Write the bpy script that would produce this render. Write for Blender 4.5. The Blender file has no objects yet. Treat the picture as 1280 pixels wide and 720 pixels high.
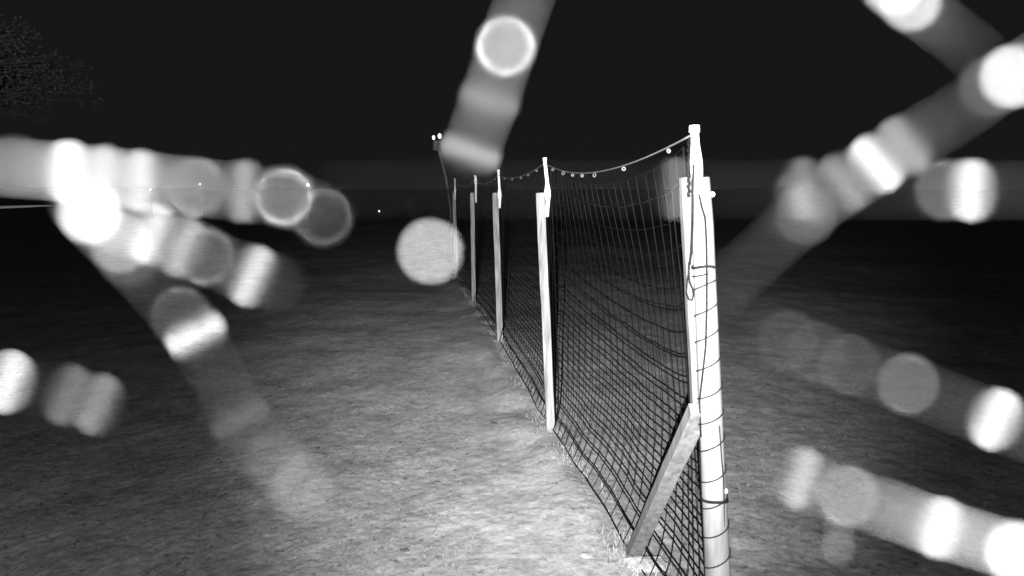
import bpy, math, random
import numpy as np
from mathutils import Vector, Matrix

random.seed(7)
rng = np.random.default_rng(11)
sc = bpy.context.scene
col = sc.collection

# ------------------------------------------------------------------ camera
FPX = 760.0                      # focal length in pixels of a 1280 wide frame
CAM = Vector((0.0, 0.0, 1.5))
PITCH = math.atan(123.0 / FPX)   # horizon lies at row 237
cam_d = bpy.data.cameras.new('camera')
cam_d.sensor_width = 36.0
cam_d.lens = FPX / 1280.0 * 36.0
cam_d.clip_start = 0.004
cam_d.clip_end = 12000.0
cam_d.dof.use_dof = True
cam_d.dof.focus_distance = 4.6
cam_d.dof.aperture_fstop = cam_d.lens * 1e-3 / 0.004     # 4 mm wide iris
cam_o = bpy.data.objects.new('camera', cam_d)
cam_o.location = CAM
cam_o.rotation_euler = (math.pi / 2 - PITCH, 0, 0)
col.objects.link(cam_o)
sc.camera = cam_o

FWD = Vector((0, math.cos(PITCH), -math.sin(PITCH)))
UPV = Vector((0, math.sin(PITCH), math.cos(PITCH)))
RGT = Vector((1, 0, 0))

# ------------------------------------------------------------------ night sky
world = bpy.data.worlds.new('World')
sc.world = world
world.use_nodes = True
wn = world.node_tree
wn.nodes.clear()
w_sky = wn.nodes.new('ShaderNodeTexSky')
w_sky.sky_type = 'NISHITA'
w_sky.sun_disc = False
w_sky.sun_elevation = math.radians(40)
w_sky.sun_rotation = math.radians(180)
w_bw = wn.nodes.new('ShaderNodeRGBToBW')
w_pow = wn.nodes.new('ShaderNodeMath'); w_pow.operation = 'POWER'; w_pow.inputs[1].default_value = 0.06
w_bg = wn.nodes.new('ShaderNodeBackground')
w_bg.inputs['Strength'].default_value = 0.0076
w_out = wn.nodes.new('ShaderNodeOutputWorld')
wn.links.new(w_sky.outputs['Color'], w_bw.inputs['Color'])
wn.links.new(w_bw.outputs['Val'], w_pow.inputs[0])
wn.links.new(w_pow.outputs[0], w_bg.inputs['Color'])
wn.links.new(w_bg.outputs[0], w_out.inputs['Surface'])

# ------------------------------------------------------------------ infrared floodlight of the camera post
LAMP = Vector((-0.14, -0.5, 1.62))
def spot(name, power, size, target, blend=1.0):
    d = bpy.data.lights.new(name, 'SPOT')
    d.energy = power
    d.spot_size = math.radians(size)
    d.spot_blend = blend
    d.shadow_soft_size = 0.004
    o = bpy.data.objects.new(name, d)
    o.location = LAMP
    o.rotation_euler = (Vector(target) - LAMP).to_track_quat('-Z', 'Y').to_euler()
    col.objects.link(o)
    return o
spot('infrared_floodlight', 2350.0, 70.0, (0.46, 6.8, 0.80)).scale = (0.90, 1.0, 1.0)
spot('infrared_floodlight_spill', 270.0, 155.0, (-1.2, 4.6, 1.5))

sc.view_settings.view_transform = 'Standard'
sc.view_settings.look = 'None'
sc.view_settings.exposure = 0.0
sc.view_settings.gamma = 1.0
sc.cycles.use_adaptive_sampling = False
sc.cycles.use_denoising = True
sc.cycles.denoiser = 'OPENIMAGEDENOISE'
sc.cycles.max_bounces = 5
sc.cycles.transparent_max_bounces = 24
sc.cycles.sample_clamp_indirect = 4.0
sc.cycles.caustics_reflective = False
sc.cycles.caustics_refractive = False

# ------------------------------------------------------------------ helpers
def at(x, y, Y):
    """point seen at pixel (x, y) of the 1280x720 frame, at world depth Y"""
    d = FWD + RGT * ((x - 640.0) / FPX) + UPV * ((360.0 - y) / FPX)
    return CAM + d * (Y / d.y)

def near(x, y, dist):
    d = FWD + RGT * ((x - 640.0) / FPX) + UPV * ((360.0 - y) / FPX)
    return CAM + d * dist

def ground_depth(y):
    d = FWD + UPV * ((360.0 - y) / FPX)
    return CAM.z / -d.z * d.y

def tag(o, label=None, cat=None, group=None, kind=None):
    if label: o['label'] = label
    if cat: o['category'] = cat
    if group: o['group'] = group
    if kind: o['kind'] = kind
    return o

class MB:
    def __init__(self):
        self.v, self.f = [], []
    def tube(self, pts, rad, n=8, caps=True):
        pts = [Vector(p) for p in pts]
        m = len(pts)
        if not hasattr(rad, '__len__'): rad = [rad] * m
        b = len(self.v)
        prev = None
        for i, p in enumerate(pts):
            t = (pts[min(i + 1, m - 1)] - pts[max(i - 1, 0)])
            if t.length < 1e-9: t = Vector((0, 0, 1))
            t.normalize()
            if prev is None:
                a = Vector((1, 0, 0)) if abs(t.x) < 0.8 else Vector((0, 1, 0))
                u = t.cross(a).normalized()
            else:
                u = (prev - t * prev.dot(t)).normalized()
            prev = u
            w = t.cross(u)
            for k in range(n):
                a = 2 * math.pi * k / n
                self.v.append(p + (u * math.cos(a) + w * math.sin(a)) * rad[i])
        for i in range(m - 1):
            for k in range(n):
                k2 = (k + 1) % n
                self.f.append((b + i * n + k, b + i * n + k2, b + (i + 1) * n + k2, b + (i + 1) * n + k))
        if caps:
            self.f.append(tuple(b + k for k in reversed(range(n))))
            self.f.append(tuple(b + (m - 1) * n + k for k in range(n)))
        return self
    def beam(self, p, q, w, d, side, taper=1.0, bev=0.12, segs=10, wob=0.0):
        """squared timber from p to q, chamfered edges, `side` is its width axis"""
        p, q = Vector(p), Vector(q)
        t = (q - p).normalized()
        s = (side - t * side.dot(t)).normalized()
        n = t.cross(s)
        prof = []
        e = bev
        for (a, c) in ((-1, -1 + e), (-1 + e, -1), (1 - e, -1), (1, -1 + e), (1, 1 - e), (1 - e, 1), (-1 + e, 1), (-1, 1 - e)):
            prof.append((a * w / 2, c * d / 2))
        b = len(self.v)
        for i in range(segs + 1):
            f = i / segs
            k = 1 + (taper - 1) * f
            off = s * random.uniform(-wob, wob) + n * random.uniform(-wob, wob)
            if i == segs: k *= 0.97
            for (a, c) in prof:
                self.v.append(p.lerp(q, f) + off + s * a * k + n * c * k + t * (random.uniform(-1, 1) * wob if i in (0, segs) else 0))
        m = 8
        for i in range(segs):
            for k in range(m):
                k2 = (k + 1) % m
                self.f.append((b + i * m + k, b + i * m + k2, b + (i + 1) * m + k2, b + (i + 1) * m + k))
        self.f.append(tuple(b + k for k in reversed(range(m))))
        self.f.append(tuple(b + segs * m + k for k in range(m)))
        return self
    def ball(self, c, r, seg=12, rings=8, jit=0.0, scale=(1, 1, 1)):
        c = Vector(c)
        b = len(self.v)
        self.v.append(c + Vector((0, 0, -r * scale[2])))
        for i in range(1, rings):
            th = math.pi * i / rings
            for k in range(seg):
                ph = 2 * math.pi * k / seg
                rr = r * (1 + random.uniform(-jit, jit))
                self.v.append(c + Vector((math.sin(th) * math.cos(ph) * rr * scale[0], math.sin(th) * math.sin(ph) * rr * scale[1], -math.cos(th) * rr * scale[2])))
        self.v.append(c + Vector((0, 0, r * scale[2])))
        top = len(self.v) - 1
        for k in range(seg):
            k2 = (k + 1) % seg
            self.f.append((b, b + 1 + k2, b + 1 + k))
            for i in range(rings - 2):
                a = b + 1 + i * seg
                self.f.append((a + k, a + k2, a + seg + k2, a + seg + k))
            a = b + 1 + (rings - 2) * seg
            self.f.append((a + k, a + k2, top))
        return self
    def ring(self, c, axis, R, r, n=14, m=6):
        c, axis = Vector(c), Vector(axis).normalized()
        u = axis.orthogonal().normalized()
        w = axis.cross(u)
        b = len(self.v)
        for i in range(n):
            a = 2 * math.pi * i / n
            e = u * math.cos(a) + w * math.sin(a)
            for k in range(m):
                h = 2 * math.pi * k / m
                self.v.append(c + e * (R + r * math.cos(h)) + axis * r * math.sin(h))
        for i in range(n):
            for k in range(m):
                self.f.append((b + i * m + k, b + ((i + 1) % n) * m + k, b + ((i + 1) % n) * m + (k + 1) % m, b + i * m + (k + 1) % m))
        return self
    def build(self, name, mat, parent=None, smooth=True):
        me = bpy.data.meshes.new(name)
        me.from_pydata([tuple(v) for v in self.v], [], self.f)
        me.validate()
        me.materials.append(mat)
        if smooth:
            me.polygons.foreach_set('use_smooth', [True] * len(me.polygons))
        me.update()
        o = bpy.data.objects.new(name, me)
        col.objects.link(o)
        if parent is not None:
            o.parent = parent
            o.matrix_parent_inverse = Matrix.Translation(-parent.location)
        return o

def empty(name, loc):
    o = bpy.data.objects.new(name, None)
    o.empty_display_size = 0.1
    o.location = loc
    col.objects.link(o)
    return o

# ------------------------------------------------------------------ materials (monochrome: the camera sees infrared)
def g(v): return (v, v, v, 1.0)
def new_mat(name):
    m = bpy.data.materials.new(name)
    m.use_nodes = True
    nt = m.node_tree
    return m, nt, nt.nodes['Principled BSDF']

def noisy(name, lo, hi, scale, rough=0.8, bump=0.0, stretch=(1, 1, 1), detail=6.0, bscale=None, spec=0.3):
    m, nt, b = new_mat(name)
    tc = nt.nodes.new('ShaderNodeTexCoord')
    mp = nt.nodes.new('ShaderNodeMapping'); mp.inputs['Scale'].default_value = stretch
    no = nt.nodes.new('ShaderNodeTexNoise'); no.inputs['Scale'].default_value = scale; no.inputs['Detail'].default_value = detail
    cr = nt.nodes.new('ShaderNodeValToRGB')
    cr.color_ramp.elements[0].position = 0.3; cr.color_ramp.elements[0].color = g(lo)
    cr.color_ramp.elements[1].position = 0.7; cr.color_ramp.elements[1].color = g(hi)
    nt.links.new(tc.outputs['Object'], mp.inputs[0]); nt.links.new(mp.outputs[0], no.inputs['Vector'])
    nt.links.new(no.outputs['Fac'], cr.inputs[0]); nt.links.new(cr.outputs[0], b.inputs['Base Color'])
    b.inputs['Roughness'].default_value = rough
    b.inputs['Specular IOR Level'].default_value = spec
    if bump:
        bp = nt.nodes.new('ShaderNodeBump'); bp.inputs['Strength'].default_value = bump; bp.inputs['Distance'].default_value = 0.004
        nt.links.new(no.outputs['Fac'], bp.inputs['Height']); nt.links.new(bp.outputs[0], b.inputs['Normal'])
    return m

M = {}
M['timber'] = noisy('pale_timber', 0.11, 0.34, 9.0, 0.85, 0.4, (6, 6, 0.5))
M['timber_post'] = noisy('corner_timber', 0.12, 0.23, 5.0, 0.85, 0.5, (5, 5, 1.0))
M['slat'] = noisy('grey_slat', 0.07, 0.15, 9.0, 0.9, 0.5, (5, 5, 1.2))
M['brace'] = noisy('weathered_brace', 0.09, 0.19, 9.0, 0.9, 0.5, (5, 5, 1.2))
M['plastic'] = noisy('white_plastic', 0.72, 0.8, 20.0, 0.4, 0.0)
M['net'] = noisy('black_netting', 0.0035, 0.0065, 30.0, 0.8, 0.0, spec=0.05)
M['cord'] = noisy('pale_cord', 0.05, 0.14, 90.0, 0.9, 0.3)
M['ring'] = noisy('grey_ring', 0.08, 0.24, 60.0, 0.7)
M['wire'] = noisy('dark_wire', 0.006, 0.014, 60.0, 0.8, 0.0, spec=0.05)
M['bark'] = noisy('tree_bark', 0.1, 0.2, 20.0, 0.9, 0.6, (4, 4, 0.7))
M['steel'] = noisy('galvanised_steel', 0.45, 0.6, 25.0, 0.4)
M['grass'] = noisy('pale_grass', 0.2, 0.42, 25.0, 0.8)
M['clod'] = noisy('soil_clod', 0.2, 0.5, 40.0, 0.95, 0.8)
M['dead_leaf'] = noisy('dead_leaf', 0.06, 0.12, 40.0, 0.8)

def leaf_mat():
    m, nt, b = new_mat('leaves')
    b.inputs['Base Color'].default_value = g(0.17)
    b.inputs['Roughness'].default_value = 0.6
    return m
M['leaf'] = leaf_mat()
def bulb_mat(name, s):
    m, nt, b = new_mat(name)
    b.inputs['Base Color'].default_value = g(0.8)
    b.inputs['Emission Color'].default_value = g(1.0)
    b.inputs['Emission Strength'].default_value = s
    return m
M['bulb'] = bulb_mat('lit_bulb', 1.6)
M['dim_bulb'] = bulb_mat('faint_bulb', 0.9)

def ground_mat():
    m, nt, b = new_mat('short_pale_grass')
    L = nt.links.new
    tc = nt.nodes.new('ShaderNodeTexCoord')
    def noise(scale, detail=5.0, rough=0.6):
        n = nt.nodes.new('ShaderNodeTexNoise')
        n.inputs['Scale'].default_value = scale; n.inputs['Detail'].default_value = detail; n.inputs['Roughness'].default_value = rough
        L(tc.outputs['Object'], n.inputs['Vector'])
        return n
    def ramp(src, p0, c0, p1, c1):
        r = nt.nodes.new('ShaderNodeValToRGB')
        r.color_ramp.elements[0].position = p0; r.color_ramp.elements[0].color = g(c0)
        r.color_ramp.elements[1].position = p1; r.color_ramp.elements[1].color = g(c1)
        L(src, r.inputs[0])
        return r
    def mul(a, c):
        x = nt.nodes.new('ShaderNodeMix'); x.data_type = 'RGBA'; x.blend_type = 'MULTIPLY'; x.inputs[0].default_value = 1.0
        L(a, x.inputs[6]); L(c, x.inputs[7])
        return x.outputs[2]
    big = ramp(noise(2.6, 6, 0.65).outputs['Fac'], 0.36, 0.68, 0.62, 1.0)
    mid = ramp(noise(13.0, 5).outputs['Fac'], 0.3, 0.7, 0.65, 1.0)
    fine = ramp(noise(48.0, 4, 0.6).outputs['Fac'], 0.34, 0.7, 0.62, 1.0)
    base = nt.nodes.new('ShaderNodeAttribute'); base.attribute_name = 'tone'
    speck = ramp(noise(24.0, 3, 0.6).outputs['Fac'], 0.28, 0.45, 0.40, 1.0)
    grain = mul(mul(mid.outputs[0], fine.outputs[0]), speck.outputs[0])
    soft = nt.nodes.new('ShaderNodeMix'); soft.data_type = 'RGBA'
    sep = nt.nodes.new('ShaderNodeMapRange')
    sep.inputs[1].default_value = 0.45; sep.inputs[2].default_value = 0.55; sep.inputs[3].default_value = 0.0; sep.inputs[4].default_value = 0.55
    L(base.outputs['Fac'], sep.inputs[0]); L(sep.outputs[0], soft.inputs[0])
    L(grain, soft.inputs[6]); soft.inputs[7].default_value = g(0.85)
    c = mul(mul(base.outputs['Color'], big.outputs[0]), soft.outputs[2])
    L(c, b.inputs['Base Color'])
    b.inputs['Roughness'].default_value = 0.95
    b.inputs['Specular IOR Level'].default_value = 0.1
    bp = nt.nodes.new('ShaderNodeBump'); bp.inputs['Strength'].default_value = 0.4; bp.inputs['Distance'].default_value = 0.012
    L(noise(60.0, 5, 0.7).outputs['Fac'], bp.inputs['Height'])
    L(bp.outputs[0], b.inputs['Normal'])
    return m
M['ground'] = ground_mat()

# ------------------------------------------------------------------ ground
Y1 = ground_depth(874.0)
Y2 = ground_depth(541.0)
Y3 = ground_depth(434.0)
Y4 = ground_depth(381.0)
Y5 = ground_depth(346.0)
YS = [Y1, Y2, Y3, Y4, Y5, Y5 + 2.4]
FA = Vector((at(896, 874, Y1).x, Y1))
FB = Vector((at(592, 381, Y4).x, Y4))
FD = (FB - FA).normalized()
def fence_xy(Y):
    k = (Y - FA.y) / FD.y
    return Vector((FA.x + FD.x * k, Y))
def fence_dist(x, y):
    """signed distance from the fence line, positive on the right"""
    return (x - FA.x) * FD.y - (y - FA.y) * FD.x

_tab = {}
def vnoise(x, y, seed):
    if seed not in _tab: _tab[seed] = np.random.default_rng(seed).random((256, 256))
    T = _tab[seed]
    xi, yi = np.floor(x).astype(int), np.floor(y).astype(int)
    fx, fy = x - xi, y - yi
    fx, fy = fx * fx * (3 - 2 * fx), fy * fy * (3 - 2 * fy)
    a, b = T[xi % 256, yi % 256], T[(xi + 1) % 256, yi % 256]
    c, d = T[xi % 256, (yi + 1) % 256], T[(xi + 1) % 256, (yi + 1) % 256]
    return (a * (1 - fx) + b * fx) * (1 - fy) + (c * (1 - fx) + d * fx) * fy - 0.5

def relief(x, y):
    f = fence_dist(x, y)
    h = 0.10 * vnoise(x * 0.5, y * 0.5, 1) * np.clip(np.hypot(x, y) / 6, 0, 1)
    h = h + 0.02 * vnoise(x * 2.3, y * 2.3, 2) + 0.008 * vnoise(x * 7, y * 7, 3)
    h = h + 0.004 * vnoise(x * 19, y * 19, 4) + 0.0045 * vnoise(x * 41, y * 41, 5)
    h = h + 0.05 * np.exp(-((f + 0.1) / 0.16) ** 2) * (0.7 + vnoise(x * 3, y * 3, 6))   # low bank under the net
    return h
def gz(x, y):
    return float(relief(np.array([float(x)]), np.array([float(y)]))[0])

def make_ground():
    inv = np.linspace(1 / 1.35, 1 / 90.0, 640)
    ys = np.concatenate([np.linspace(-6, 1.3, 60), 1.0 / inv, np.geomspace(92, 6000, 24)])
    u = np.linspace(-1, 1, 760)
    half = np.maximum(np.abs(ys) * 0.98 + 2.2, 3.0)
    X = half[:, None] * u[None, :] 
    Yg = np.repeat(ys[:, None], len(u), 1)
    Z = relief(X, Yg)
    Z *= np.clip(1.3 - Yg / 80.0, 0, 1)
    rise = np.clip((np.hypot(X, Yg) - 16.0) / 50.0, 0, 1) ** 1.3          # rolling land farther off
    Z += rise * (3.0 * vnoise(X * 0.035 + 7, Yg * 0.03 + 3, 31) + 0.8 * vnoise(X * 0.15, Yg * 0.12, 32) + 0.35)
    V = np.stack([X, Yg, Z], -1).reshape(-1, 3).astype(np.float32)
    nr, nc = X.shape
    i = np.arange(nr - 1)[:, None] * nc + np.arange(nc - 1)[None, :]
    F = np.stack([i, i + 1, i + nc + 1, i + nc], -1).reshape(-1, 4).astype(np.int32)
    me = bpy.data.meshes.new('ground')
    me.vertices.add(len(V)); me.vertices.foreach_set('co', V.ravel())
    me.loops.add(F.size); me.loops.foreach_set('vertex_index', F.ravel())
    me.polygons.add(len(F))
    me.polygons.foreach_set('loop_start', np.arange(0, F.size, 4, dtype=np.int32))
    me.polygons.foreach_set('loop_total', np.full(len(F), 4, dtype=np.int32))
    me.polygons.foreach_set('use_smooth', np.ones(len(F), dtype=bool))
    me.update(calc_edges=True)
    # surface kind: bare pale earth beside the net, short grass elsewhere
    f = fence_dist(X, Yg) + 0.35 * vnoise(X * 1.7, Yg * 1.7, 8) + 0.2 * vnoise(X * 6, Yg * 6, 9)
    bare = np.clip(1 - np.abs(f + 0.32) / 0.42, 0, 1)
    tone = 0.45 + 0.06 * bare
    tone = np.where(fence_dist(X, Yg) > 0.25, 0.40, tone)
    ca = me.color_attributes.new('tone', 'FLOAT_COLOR', 'POINT')
    C = np.ones((V.shape[0], 4), np.float32); C[:, :3] = tone.reshape(-1, 1)
    ca.data.foreach_set('color', C.ravel())
    me.materials.append(M['ground'])
    o = bpy.data.objects.new('ground', me); col.objects.link(o)
    tag(o, 'short pale grass and bare earth lit by the floodlight', None, None, 'structure')
make_ground()

# ------------------------------------------------------------------ net fence
fence = empty('net_fence', (FA.x, FA.y, 0))
tag(fence, 'black net fence on pale timber stakes running away into the dark', 'fence')

def rod(px, top, bulge, bottom, Y, name, parent, rtop, rb):
    """white plastic extension rod: slim top, thicker joint, lower sleeve"""
    a, b, c = at(px[0], top, Y), at(px[1], bulge, Y), at(px[2], bottom, Y)
    d = (a - c).normalized()
    pts = [c, b - d * 0.05, b - d * 0.015, b + d * 0.012, b + d * 0.055, a - d * 0.02, a - d * 0.016, a]
    rr = [rtop * 1.05, rtop * 1.15, rb, rb, rtop, rtop * 0.92, rtop * 1.12, rtop * 1.1]
    return MB().tube(pts, rr, 12).build(name, M['plastic'], parent)

# line posts: (timber top x, bottom x, bottom y, depth, width, rod x (top, joint, foot), rod rows (top, joint, foot))
side = Vector((1, 0, 0))
LINE = [
    (675, 690, 541, Y2, 0.052, (681, 684.5, 683.5), (197, 241, 271)),
    (619, 626, 434, Y3, 0.056, (623, 624.5, 624.5), (212, 243, 260)),
    (590.3, 592.5, 381, Y4, 0.054, (593.5, 594.5, 595), (219, 226, 253)),
    (567.5, 571, 346, Y5, 0.056, (568.5, 568.8, 569), (223, 238, 250)),
]
rod_tops = []
for (tx, bx, by, Y, w, rx, ry) in LINE:
    base = at(bx, by, Y); base.z = gz(base.x, base.y) - 0.12
    top = at(tx, 241, Y)
    p = MB().beam(base, top, w, w * 0.85, side, 0.97, 0.1, 12, 0.0012).build('post', M['timber'], fence, False)
    rod(rx, ry[0], ry[1], ry[2], Y - 0.045, 'extension_rod', p, 0.011, 0.019)
    rod_tops.append(at(rx[0], ry[0] + 7, Y - 0.045))

# corner post: round timber, slat beside it, white rod, spiralled wire, strut
cb = at(904, 874, Y1)
ct = at(875.5, 222, Y1)
c0 = cb.copy()
cb = c0 + (c0 - ct) * (0.15 / (ct.z - c0.z))
cax = (ct - cb).normalized()
cpost = MB()
n = 14
cpost.tube([cb.lerp(ct, k / n) for k in range(n + 1)], [0.0385 - 0.0115 * k / n + random.uniform(-0.0006, 0.0006) for k in range(n)] + [0.023], 20)
cpost = cpost.build('post', M['timber_post'], fence)
cpost['label'] = 'thick round corner post wound with dark wire'
rod((868, 870.5, 873), 157, 207, 252, Y1 - 0.012, 'extension_rod', cpost, 0.0105, 0.0155)
MB().tube([at(868, 157, Y1 - 0.012), at(868, 165.5, Y1 - 0.012)], 0.0132, 14).build('rod_cap', M['plastic'], cpost)
slb = at(874, 540, Y1 + 0.05); slt = at(858, 222, Y1 + 0.05)
MB().beam(slb, slt, 0.034, 0.03, side, 1.0, 0.12, 10, 0.0008).build('slat', M['slat'], fence, False)
sb_ = at(787, 692, Y2 - 1.32)
gsb = ground_depth(694)
sb_ = at(788, 692, gsb - 0.0); sb_.z = gz(sb_.x, sb_.y) - 0.05
MB().beam(sb_, at(874, 512, Y1 - 0.0), 0.052, 0.04, side, 1.0, 0.1, 10, 0.0015).build('strut', M['brace'], fence, False)

def cpt(y):
    """centre of the corner post at image row y"""
    f = (at(880, y, Y1).z - cb.z) / (ct.z - cb.z)
    return cb.lerp(ct, f), 0.0385 - 0.0115 * f
# helical wire
hel = []
rows = [340, 352, 384, 416, 452, 488, 520, 552, 592, 624, 660, 696, 740, 790, 850]
for i in range(len(rows) - 1):
    for k in range(18):
        f = k / 18.0
        y = rows[i] + (rows[i + 1] - rows[i]) * f
        c, r = cpt(y)
        # climb to the right on the visible side
        a = -math.pi / 2 - 2 * math.pi * f
        hel.append(c + Vector((math.cos(a), math.sin(a), 0)) * (r + 0.0018) + Vector((0, 0, 0.006 * math.cos(a))))
MB().tube(hel, 0.0019, 5).build('wrapping_wire', M['wire'], cpost)
# long vertical lead running down the post face
lead = []
for (x, y) in ((869.5, 241), (873, 258), (877, 272), (878.5, 300), (879, 340), (879, 380), (878, 430), (875, 470), (871, 500), (870.5, 520), (872, 545)):
    c, r = cpt(y)
    p = at(x, y, Y1)
    dx = max(-0.98, min(0.98, (p.x - c.x) / r))
    lead.append(Vector((c.x + dx * r, c.y - math.sqrt(1 - dx * dx) * r - 0.0015, p.z)))
MB().tube(lead, 0.0028, 6).build('wire_lead', M['wire'], cpost)
lead2 = []
for (x, y) in ((867, 205), (866, 240), (865.5, 280), (864, 315), (862, 330)):
    lead2.append(at(x, y, Y1 - 0.035))
MB().tube(lead2, 0.0034, 6).build('wire_lead', M['wire'], cpost)
# right hand lead down to the lower tie
lead3 = [at(x, y, Y1 - 0.028) for (x, y) in ((899, 532), (900.5, 552), (902, 575), (904.5, 600), (905, 615), (905, 640), (905.5, 680), (907, 730))]
MB().tube(lead3, 0.002, 6).build('wire_lead', M['wire'], cpost)
# ties with hooks
for (y, th, hx) in ((333, 0.0034, None), (622, 0.0042, 909)):
    c, r = cpt(y)
    ring_pts = []
    for k in range(25):
        a = 2 * math.pi * k / 24
        ring_pts.append(c + Vector((math.cos(a) * (r + 0.002), math.sin(a) * (r + 0.002), -0.004 * math.cos(a * 2))))
    MB().tube(ring_pts, th, 6).build('tie', M['wire'], cpost)
MB().tube([at(889, 243, Y1 - 0.02), at(882, 243, Y1 - 0.024)], 0.004, 10).build('hook', M['plastic'], cpost)
MB().ball(at(890.5, 243, Y1 - 0.02), 0.0068, 10, 8).build('hook', M['plastic'], cpost)
MB().ball(at(907.5, 614, Y1 - 0.02), 0.0062, 10, 8, 0.0, (0.8, 0.8, 1.2)).build('hook', M['plastic'], cpost)
# rope loop hanging on the left side
lp = [at(x, y, Y1 - 0.04) for (x, y) in ((861, 328), (860.5, 342), (858.5, 356), (858, 366), (861, 374), (865, 375), (867, 369), (866, 361), (862, 352), (861, 340), (862, 329))]
MB().tube(lp, 0.0022, 6).build('rope_loop', M['wire'], cpost)
# knotted edge rope of the net beside the rod
er = [at(861 + 1.2 * math.sin(k * 2.2), 172 + k * 3.2, Y1 + 0.01) for k in range(24)]
MB().tube(er, [0.0035 + 0.0016 * (k % 2) for k in range(24)], 6).build('edge_rope', M['net'], fence)

# top cord, rings, net, bay by bay
tops = [at(866, 168, Y1 - 0.012)] + rod_tops
p6 = fence_xy(YS[5]); tops.append(Vector((p6.x, p6.y, tops[-1].z - 0.03)))
ring_px = [836, 780, 743, 728, 716, 704, 691]
sag = [0.075, 0.05, 0.05, 0.045, 0.04]
for b in range(5):
    A, B = tops[b], tops[b + 1]
    def cord(s, A=A, B=B, b=b):
        p = A.lerp(B, s)
        p.z -= sag[b] * 4 * s * (1 - s)
        return p
    MB().tube([cord(k / 24) for k in range(25)], 0.0025, 6).build('top_cord', M['cord'], fence)
    # rings
    if b == 0:
        ss = [(at(x, 200, 1.0).x) for x in ring_px]
        svals = []
        for x in ring_px:
            best = min((abs(640 + FPX * (cord(k / 400).x) / ((cord(k / 400) - CAM).dot(FWD)) - x), k / 400) for k in range(401))
            svals.append(best[1])
    else:
        svals = [0.12, 0.26, 0.4, 0.6, 0.8]
    for s in svals:
        p = cord(s)
        MB().ring(p + Vector((0, 0, -0.011)), (B - A) + Vector((random.uniform(-0.9, 1.2), 0, random.uniform(-0.6, 0.6))), random.uniform(0.005, 0.007), 0.0019, 12, 6).build('cord_ring', M['ring'], fence)
    # net sheet: columns of vertical cord and rows of horizontal cord
    length = (B - A).length
    nc, nr = max(8, round(length / 0.088)), 19
    bellyA = random.uniform(-0.02, 0.05)
    grid = []
    for i in range(nc + 1):
        s = i / nc
        t = cord(s) - Vector((0, 0, 0.028 + 0.02 * math.sin(s * math.pi)))
        gx = FA + FD * ((t.y - FA.y) / FD.y)
        col_pts = []
        for j in range(nr + 1):
            f = j / nr
            zb = gz(gx.x - 0.05, gx.y) + 0.012
            z = t.z + (zb - t.z) * f
            z -= 0.07 * 4 * s * (1 - s) * math.sin(math.pi * min(1, f * 1.0)) * (0.6 if b else 1.0)   # slack rows hang between the stakes
            z = max(z, gz(gx.x, gx.y) + 0.006)
            bow = (0.05 + bellyA) * math.sin(math.pi * f) * math.sin(math.pi * s)
            flare = -0.04 * max(0, (f - 0.86) / 0.14) ** 1.5
            x = t.x + (gx.x - t.x) * f + bow + flare + random.gauss(0, 0.001) + 0.002 * math.sin(i * 0.7 + j * 0.3)
            y = t.y + (0.08 * (1 - min(1, s * 7)) if b == 0 else 0) + random.gauss(0, 0.0015) + 0.003 * math.sin(j * 0.9 + i * 0.25)
            col_pts.append(Vector((x + (0.035 * min(1, s * 5) if b == 0 else 0.035), y, z + random.gauss(0, 0.0018))))
        grid.append(col_pts)
    nb = MB()
    for i in range(nc + 1):
        nb.tube(grid[i], 0.0016 if 0 < i < nc else 0.003, 5, False)
    for j in range(nr + 1):
        nb.tube([grid[i][j] for i in range(nc + 1)], 0.0013 + 0.0021 * min(1, j / 9), 5, False)
    nb.build('netting', M['net'], fence)

# ------------------------------------------------------------------ things in the dark
# slim bent pole with twin lamps
YP = 14.0
pl = empty('twin_lamp_pole', (at(562, 320, YP).x, YP, 0))
tag(pl, 'slim bent pole with two small bright lamps beyond the fence stakes', 'lamp')
pp = [at(566, 322, YP), at(563, 260, YP), at(558, 225, YP), at(553.5, 207, YP), at(549, 190, YP), at(547, 182, YP)]
pp[0].z = gz(pp[0].x, pp[0].y) - 0.1
MB().tube(pp, [0.03, 0.027, 0.024, 0.022, 0.02, 0.02], 8).build('pole', M['timber'], pl)
MB().beam(at(545.5, 188, YP), at(545.5, 176, YP), 0.15, 0.1, side, 0.85, 0.3, 3).build('bracket', M['timber'], pl)
MB().ball(at(542, 172, YP - 0.06), 0.036, 12, 8, 0, (0.9, 0.9, 1.35)).build('lamp_bulb', M['bulb'], pl)
MB().ball(at(549.5, 170, YP - 0.06), 0.042, 12, 8, 0, (0.95, 0.9, 1.35)).build('lamp_bulb', M['bulb'], pl)

# small far lamps on stakes
FAR = [
    (474, 264, 24.0, 0.034, 'bulb', 'single tiny white lamp low in the dark left of the fence end'),
    (385, 231, 30.0, 0.065, 'bulb', 'brightest tiny far lamp behind the ringed blur on the left'),
    (250, 230, 34.0, 0.05, 'bulb', 'tiny far lamp, middle one of the row on the far left'),
    (188, 237, 34.0, 0.05, 'dim_bulb', 'faint tiny far lamp at the left end of its row'),
]
for (x, y, Y, r, mt, lab) in FAR:
    c = at(x, y, Y)
    e = empty('far_lamp', (c.x, c.y, 0)); tag(e, lab, 'lamp', 'tiny far lamps')
    MB().tube([Vector((c.x, c.y, -0.1)), Vector((c.x, c.y, c.z - r))], 0.004, 6).build('stake', M['bark'], e)
    MB().ball(c, r, 12, 8).build('lamp_bulb', M[mt], e)

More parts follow.
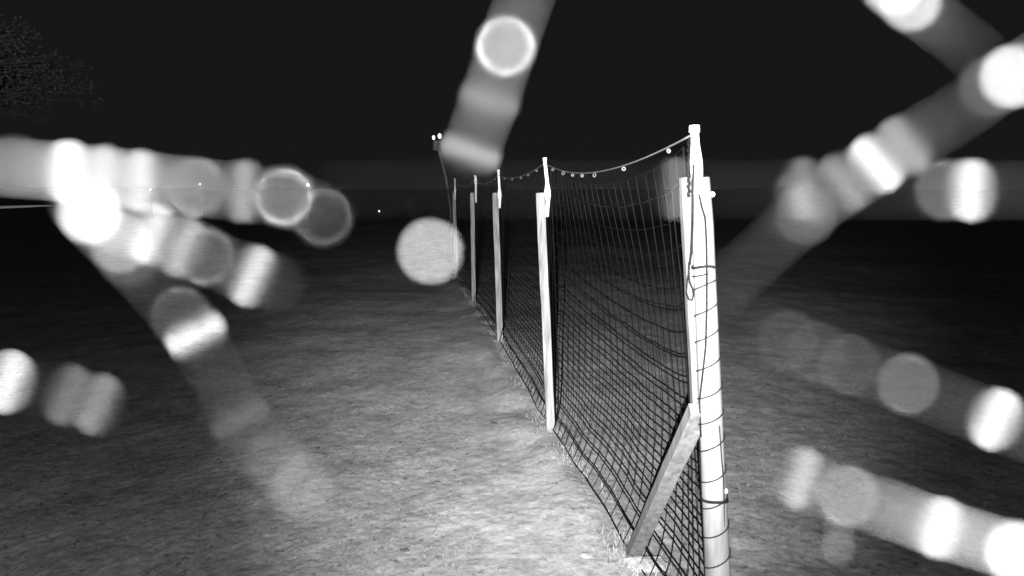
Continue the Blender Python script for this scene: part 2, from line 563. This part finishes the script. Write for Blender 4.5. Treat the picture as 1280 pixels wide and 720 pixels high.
# pale pole poking in at the left edge, carried by a post outside the picture
pa, pb = at(-150, 264.5, 4.4), at(67, 256.8, 4.9)
rl = empty('barrier_pole', (pa.x, pa.y, 0))
tag(rl, 'thin pale pole reaching in from the left edge at the horizon', 'pole')
MB().tube([pa.lerp(pb, k / 6) for k in range(7)], [0.011] * 5 + [0.0095, 0.004], 8).build('arm', M['plastic'], rl)
MB().tube([Vector((pa.x, pa.y, -0.2)), Vector((pa.x, pa.y, pa.z + 0.05))], 0.03, 8).build('post', M['bark'], rl)

# tree whose twigs reach in at the upper left
def make_tree():
    Y = 6.0
    base = Vector((at(-330, 300, Y).x, Y, 0))
    t = empty('tree', base)
    tag(t, 'dim leafy tree reaching into the upper left corner', 'tree')
    wood, leaf = MB(), MB()
    trunk = [base + Vector((0, 0, -0.2)), base + Vector((0.05, 0, 1.2)), base + Vector((0.12, 0.1, 2.4)), base + Vector((0.1, 0.0, 3.8)), base + Vector((0.2, 0.1, 5.2))]
    wood.tube(trunk, [0.2, 0.16, 0.13, 0.09, 0.03], 10)
    def leaves(c, n, spread):
        for _ in range(n):
            p = c + Vector((random.gauss(0, spread), random.gauss(0, spread), random.gauss(0, spread * 0.7)))
            a = Vector((random.gauss(0, 1), random.gauss(0, 1), random.gauss(0, 0.6))).normalized()
            s = a.orthogonal().normalized()
            s = Matrix.Rotation(random.uniform(0, 6.28), 3, a) @ s
            l, w = random.uniform(0.02, 0.05), random.uniform(0.008, 0.016)
            b = len(leaf.v)
            nrm = a.cross(s) * 0.012
            leaf.v += [p, p + a * l * 0.5 + s * w + nrm, p + a * l, p + a * l * 0.5 - s * w + nrm]
            leaf.f += [(b, b + 1, b + 2), (b, b + 2, b + 3)]
    ends = [(20, 72), (45, 92), (62, 104), (30, 112), (15, 135), (5, 60), (10, 40), (-30, 60), (-60, 110), (-80, 20), (-140, -60), (-200, -90), (-260, 20), (-20, -40), (-120, 140), (-60, 10)]
    for (x, y) in ends:
        e = at(x, y, Y + random.uniform(-0.7, 0.5))
        st = base + Vector((0.1, 0, max(1.4, min(4.0, e.z - random.uniform(0.3, 0.9)))))
        m1 = st.lerp(e, 0.5) + Vector((0, 0, random.uniform(0.05, 0.3)))
        wood.tube([st, m1, e], [0.035, 0.012, 0.003] if x < 100 else [0.02, 0.006, 0.002], 6)
        far = x > 100
        for _ in range(9):
            e2 = e + Vector((random.gauss(0, 0.13), random.gauss(0, 0.3), random.gauss(0, 0.1))) * (0.3 if far else 1)
            wood.tube([m1.lerp(e, 0.7), e2], [0.01, 0.004], 5)
            leaves(e2, 20, 0.05); leaves(m1.lerp(e, 0.7).lerp(e2, 0.6), 10, 0.04)
    wood.build('trunk', M['bark'], t)
    leaf.build('crown', M['leaf'], t, False)
make_tree()

# clods and leaves lying beside the fence
def clod(x, y, r, name, mat, label, sq=(1, 1, 0.5), grp=None):
    Y = ground_depth(y)
    c = at(x, y, Y); c.z = gz(c.x, c.y) + r * sq[2] * 0.45
    o = MB().ball(c, r, 9, 6, 0.22, sq).build(name, mat, None, False)
    return tag(o, label, 'clod' if name == 'earth_clod' else 'leaf', grp)
clod(733, 700, 0.022, 'earth_clod', M['clod'], 'small pale flat lump of earth on the ground left of the strut foot', (1.2, 0.8, 0.3))
clod(806, 716, 0.06, 'earth_clod', M['clod'], 'pale clump of earth at the foot of the strut', (1.5, 0.9, 0.4))
clod(617, 527, 0.02, 'dead_leaf', M['dead_leaf'], 'small dark dead leaf on the path left of the second stake', (1.3, 0.9, 0.3))
clod(506, 690, 0.014, 'dead_leaf', M['dead_leaf'], 'dark dead leaf on bright ground near the bottom edge', (1.4, 0.9, 0.3))

def make_grass():
    X, Yb, H, Ln = [], [], [], []
    def add(x, y, h, l):
        X.append(x); Yb.append(y); H.append(h); Ln.append(l)
    r = np.random.default_rng(5)
    n = 9000                                    # along the foot of the net
    Y = 1.4 + 10.5 * r.random(n) ** 1.4
    k = r.normal(0, 0.05, n)
    x = FA.x + FD.x * (Y - FA.y) / FD.y + k
    keep = vnoise(x * 4, Y * 4, 21) > -0.08
    add(x[keep], Y[keep], r.uniform(0.012, 0.04, n)[keep], r.uniform(0.4, 1.6, n)[keep])
    for (tx, bx, by, Yp, w, rx, ry) in LINE[:3]: # round each stake
        q = at(bx, by, Yp)
        add(q.x + r.normal(0, 0.045, 220), Yp + r.normal(-0.03, 0.03, 220), r.uniform(0.012, 0.04, 220), r.uniform(0.3, 1.3, 220))
    n = 90000                                   # thin turf over the near ground
    Y = 1.5 + 7.5 * r.random(n) ** 1.5
    x = r.uniform(-0.95, 0.95, n) * (Y + 0.6)
    f = fence_dist(x, Y)
    keep = ~((f > -0.6) & (f < 0) & (r.random(n) < 0.85)) & (vnoise(x * 5, Y * 5, 22) > r.uniform(-0.2, 0.25, n))
    add(x[keep], Y[keep], r.uniform(0.004, 0.014, n)[keep], r.uniform(1.0, 3.0, n)[keep])
    X, Yb, H, Ln = (np.concatenate(q) for q in (X, Yb, H, Ln))
    n = len(X)
    Z = relief(X, Yb) - 0.004
    a = r.uniform(0, 6.283, n); w = r.uniform(0.0010, 0.0022, n)
    dx, dy = np.cos(a) * Ln * H, np.sin(a) * Ln * H
    px, py = -np.sin(a) * w, np.cos(a) * w
    V = np.stack([np.stack([X - px, Yb - py, Z], -1), np.stack([X + px, Yb + py, Z], -1),
                  np.stack([X + dx * .4 + px * .7, Yb + dy * .4 + py * .7, Z + H * .65], -1),
                  np.stack([X + dx * .4 - px * .7, Yb + dy * .4 - py * .7, Z + H * .65], -1),
                  np.stack([X + dx, Yb + dy, Z + H], -1)], 1).reshape(-1, 3)
    b = np.arange(n)[:, None] * 5
    fs = np.concatenate([b + np.array([[0, 1, 2]]), b + np.array([[0, 2, 3]]), b + np.array([[3, 2, 4]])]).tolist()
    me = bpy.data.meshes.new('grass')
    me.from_pydata(V.tolist(), [], fs); me.materials.append(M['grass']); me.update()
    o = bpy.data.objects.new('grass', me); col.objects.link(o)
    tag(o, 'short sparse grass over the ground and along the net foot', 'grass', None, 'stuff')
make_grass()

# ------------------------------------------------------------------ spider threads close to the lens, dewy and dusty, out of focus
KLIT = 225.0      # radiance of a white surface at the threads, lit by the floodlight
_cache = {}
def silk(v):
    """clear silk and dew: scatters a small share v of the light and lets the rest pass"""
    v = round(max(0.001, v), 4)
    if v in _cache: return _cache[v]
    m = bpy.data.materials.new('silk'); m.use_nodes = True
    nt = m.node_tree; nt.nodes.clear()
    d = nt.nodes.new('ShaderNodeBsdfDiffuse'); d.inputs['Color'].default_value = g(0.9)
    t = nt.nodes.new('ShaderNodeBsdfTransparent')
    x = nt.nodes.new('ShaderNodeMixShader'); x.inputs[0].default_value = min(1, v / 0.9)
    o = nt.nodes.new('ShaderNodeOutputMaterial')
    nt.links.new(t.outputs[0], x.inputs[1]); nt.links.new(d.outputs[0], x.inputs[2]); nt.links.new(x.outputs[0], o.inputs['Surface'])
    _cache[v] = m
    return m
BAND = 76.0
_fc = {}
def fleck_mat(v, rim=False):
    """for the added glint reflectors: a one-way brushed gloss, else clear"""
    v = round(v, 5)
    if (v, rim) in _fc: return _fc[(v, rim)]
    m = bpy.data.materials.new('glint_gloss'); m.use_nodes = True
    nt = m.node_tree; nt.nodes.clear()
    gl = nt.nodes.new('ShaderNodeBsdfAnisotropic')
    gl.distribution = 'BECKMANN'
    gl.inputs['Color'].default_value = g(1.0)
    gl.inputs['Roughness'].default_value = 0.19 if rim else 0.225
    gl.inputs['Anisotropy'].default_value = 0.89 if rim else 0.83
    tn = nt.nodes.new('ShaderNodeTangent'); tn.direction_type = 'UV_MAP'; tn.uv_map = 'UVMap'
    nt.links.new(tn.outputs[0], gl.inputs['Tangent'])
    t = nt.nodes.new('ShaderNodeBsdfTransparent')
    x = nt.nodes.new('ShaderNodeMixShader'); x.inputs[0].default_value = min(1.0, v)
    o = nt.nodes.new('ShaderNodeOutputMaterial')
    nt.links.new(t.outputs[0], x.inputs[1]); nt.links.new(gl.outputs[0], x.inputs[2]); nt.links.new(x.outputs[0], o.inputs['Surface'])
    _fc[(v, rim)] = m
    return m
GLINT = 82.0
RIMK = 6.0
def rim(p, d, b, parent, size=13.0):
    """shallow glossy cone: the clear rim of a flattened drop, throws its glint in a ring"""
    n = ((LAMP - p).normalized() + (CAM - p).normalized()).normalized()
    e1 = n.orthogonal().normalized(); e2 = n.cross(e1)
    s = size * d / FPX / 2
    dl = 0.5 * 0.9 * 0.002 / d
    N = 20
    co, fs, rad = [], [], []
    for k in range(N):
        a0, a1 = 2 * math.pi * k / N, 2 * math.pi * (k + 1) / N
        r0 = e1 * math.cos(a0) + e2 * math.sin(a0); r1 = e1 * math.cos(a1) + e2 * math.sin(a1)
        b0 = len(co)
        co += [p + n * dl * s, p + r0 * s, p + r1 * s, p - n * s * 0.3]
        fs += [(b0, b0 + 1, b0 + 2), (b0 + 3, b0 + 2, b0 + 1)]
        rad += [(r0 + r1).normalized()] * 4
    me = bpy.data.meshes.new('glint_cone')  # reflector added for the ring-shaped glint, no part of the drop
    me.from_pydata([tuple(c) for c in co], [], fs)
    uv = me.uv_layers.new(name='UVMap')
    for lp_ in me.loops:
        c = co[lp_.vertex_index] - p; t = rad[lp_.vertex_index]; w = n.cross(t)
        uv.data[lp_.index].uv = (0.5 + c.dot(t) / s * 0.4, 0.5 + c.dot(w) / s * 0.4)
    v = b * 0.7 / ((size / BAND) ** 2) / KLIT / RIMK
    me.materials.append(fleck_mat(v, True)); me.update()
    o = bpy.data.objects.new('glint_cone', me); col.objects.link(o); o.parent = parent
    return o
def fleck(p, along, d, b, parent, size=11.0):
    """thin flat reflector added on the thread, turned so that it glints as a bar"""
    n = ((LAMP - p).normalized() + (CAM - p).normalized()).normalized()
    t = (along - n * along.dot(n)).normalized()
    w = n.cross(t)
    s = size * d / FPX / 2
    v = b / ((size / BAND) ** 2) / KLIT / GLINT
    me = bpy.data.meshes.new('glint_flake')  # added reflector standing in for the thread's own glint
    co = []
    for z in (-0.12, 0.0):
        for k in range(8):
            a = 2 * math.pi * (k + 0.5) / 8
            co.append(p + (t * math.cos(a) + w * math.sin(a)) * s * 1.08 + n * s * z)
    fs = [tuple(range(8, 16)), tuple(reversed(range(8)))] + [(k, (k + 1) % 8, 8 + (k + 1) % 8, 8 + k) for k in range(8)]
    me.from_pydata([tuple(c) for c in co], [], fs)
    uv = me.uv_layers.new(name='UVMap')
    for lp_ in me.loops:
        c = co[lp_.vertex_index] - p
        uv.data[lp_.index].uv = (0.5 + c.dot(t) / s * 0.4, 0.5 + c.dot(w) / s * 0.4)
    me.materials.append(fleck_mat(v))
    me.update()
    o = bpy.data.objects.new('glint_flake', me); col.objects.link(o)
    o.parent = parent
    return o
def strand(label, pts, drops=(), flakes=(), w=4.0):
    """pts: (x, y, distance, band brightness); drops: (x, y, brightness[, size])"""
    P = [near(x, y, d) for (x, y, d, b) in pts]
    bmax = max(b for (_, _, _, b) in pts)
    dmid = pts[len(pts) // 2][2]
    v = bmax / (w / BAND * 1.27) / KLIT
    mb = MB()
    fine, rad = [], []
    for i in range(len(P) - 1):
        for k in range(6):
            f = k / 6
            fine.append(P[i].lerp(P[i + 1], f))
            bb = pts[i][3] + (pts[i + 1][3] - pts[i][3]) * f
            rad.append(0.5 * w * dmid / FPX * max(0.15, bb / bmax))
    fine.append(P[-1]); rad.append(0.5 * w * dmid / FPX * max(0.15, pts[-1][3] / bmax))
    th = mb.tube(fine, rad, 6).build('spider_thread', silk(v))
    tag(th, label, 'spider thread', 'blurred spider threads close to the lens')
    for dr in drops:
        x, y, b = dr[:3]
        size = dr[3] if len(dr) > 3 else 11.0
        # distance of the thread here
        best = min(((x - px) ** 2 + (y - py) ** 2, d) for (px, py, d, _) in pts)
        d = best[1]
        size_m = size * d / FPX
        v = b / ((size / BAND) ** 2) / KLIT
        MB().ball(near(x, y, d), size_m / 2, 10, 7, 0.05).build('dew_drop', silk(v), th)
        if len(dr) > 4: rim(near(x, y, d - 0.0007), d, dr[4], th)
    for fl in flakes:
        x, y, b = fl[:3]
        i = min(range(len(pts)), key=lambda q: (x - pts[q][0]) ** 2 + (y - pts[q][1]) ** 2)
        al = (P[min(i + 1, len(P) - 1)] - P[max(i - 1, 0)]).normalized()
        fleck(near(x, y, pts[i][2]), al, pts[i][2], b, th, fl[3] if len(fl) > 3 else 11.0)
    return th

D = 0.0395
strand('bright dusty thread blurred into a band along the left horizon',
       [(-60, 204, D, .12), (0, 209, D, .14), (60, 213, D, .35), (130, 221, D, .42), (200, 229, D, .25), (300, 240, D, .07), (355, 246, D, .06), (385, 256, D, .03), (392, 260, D, .006)],
       [(20, 207, .06), (245, 234, .10, 11, .1), (355, 246, .14, 11, .25), (404, 271, .045, 11, .05)],
       [(85, 214, .45), (130, 220, .2), (175, 226, .25), (305, 239, .14)])
strand('thread with a glaring knot of drops running down right on the left side',
       [(95, 252, D, .3), (112, 264, D, .35), (150, 283, D, .22), (200, 300, D, .1), (255, 320, D, .05), (315, 345, D, .03), (345, 355, D, .008)],
       [(112, 266, 1.0, 14), (150, 303, .28), (256, 320, .06, 11, .1), (345, 352, .008)],
       [(190, 292, .3), (228, 308, .16), (315, 345, .34)])
strand('steep faint thread running from the left glare down to the path',
       [(112, 270, D, .15), (160, 322, D, .05), (225, 395, D, .016), (245, 420, D, .014), (300, 520, D, .006), (345, 575, D, .012), (380, 612, D, .012)],
       [(160, 320, .06), (226, 395, .05, 11, .06), (345, 575, .05, 18), (378, 610, .11, 22)],
       [(244, 418, .4), (300, 525, .03)])
strand('short blurred thread at the left edge above dark ground',
       [(-60, 466, D, .012), (10, 478, D, .010), (60, 488, D, .005), (122, 506, D, .005), (135, 508, D, .003)],
       [],
       [(10, 477, .35), (86, 494, .07), (122, 505, .11)])
strand('broad grey thread coming down from the top edge over the fence',
       [(675, -50, D, .09), (655, 0, D, .10), (630, 70, D, .17), (610, 130, D, .18), (594, 175, D, .11), (588, 192, D, .04)],
       [(632, 58, .38, 11, .4)],
       [(612, 125, .08), (588, 190, .2)])
strand('short thread with a white knot crossing the top right edge',
       [(1080, -50, D, .2), (1140, 5, D, .15), (1195, 45, D, .03), (1236, 80, D, .02)],
       [(1138, 0, .6, 13), (1115, -20, .5, 13)])
strand('long thread slanting down left from the right edge',
       [(1320, 60, D, .2), (1262, 97, D, .1), (1200, 140, D, .035), (1130, 182, D, .1), (1095, 206, D, .13), (1060, 230, D, .12), (1010, 262, D, .08), (960, 310, D, .025), (890, 372, D, .018)],
       [(1264, 96, .8, 13), (1238, 108, .06, 11, .06), (1008, 268, .07)],
       [(1095, 205, .5), (1130, 182, .15), (1055, 228, .1), (1002, 250, .05)])
strand('thread slanting down right below the corner post middle',
       [(940, 405, D, .008), (985, 425, D, .022), (1060, 455, D, .03), (1135, 482, D, .035), (1245, 525, D, .06), (1330, 560, D, .06)],
       [(985, 425, .02, 11, .012), (1020, 440, .015, 11, .01), (1062, 456, .025, 11, .03), (1135, 480, .10, 11, .16)],
       [(1245, 524, .5)])
strand('brightest thread at the lower right corner',
       [(978, 592, D, .03), (1000, 598, D, .08), (1060, 620, D, .15), (1120, 640, D, .3), (1180, 662, D, .55), (1270, 690, D, .5), (1340, 715, D, .5)],
       [(1060, 620, .12, 11, .18), (1270, 690, .9, 14)],
       [(1002, 598, .2), (1175, 660, .35)])
strand('tiny thread stub hanging below the lower right thread',
       [(1052, 640, 0.07, .05), (1049, 665, 0.07, .05), (1048, 688, 0.07, .05)], [(1048, 686, .02)])
strand('faint level thread across the whole horizon',
       [(410, 238, D, .004), (560, 237, D, .008), (800, 237, D, .010), (1000, 237, D, .015), (1130, 238, D, .02), (1200, 238, D, .05), (1240, 238, D, .035), (1340, 238, D, .03)],
       [(1182, 237, .10, 11, .2)],
       [(845, 236, .1), (1003, 236, .1), (1214, 238, .45)])
dd = near(538, 314, 0.0378)
o = MB().ball(dd, 0.5 * 13 * 0.0378 / FPX, 10, 7, 0.04).build('dew_drop', silk(0.62 / ((13 / BAND) ** 2) / KLIT))
tag(o, 'single large round drop blurred to a disc left of the far stakes', 'dew drop')
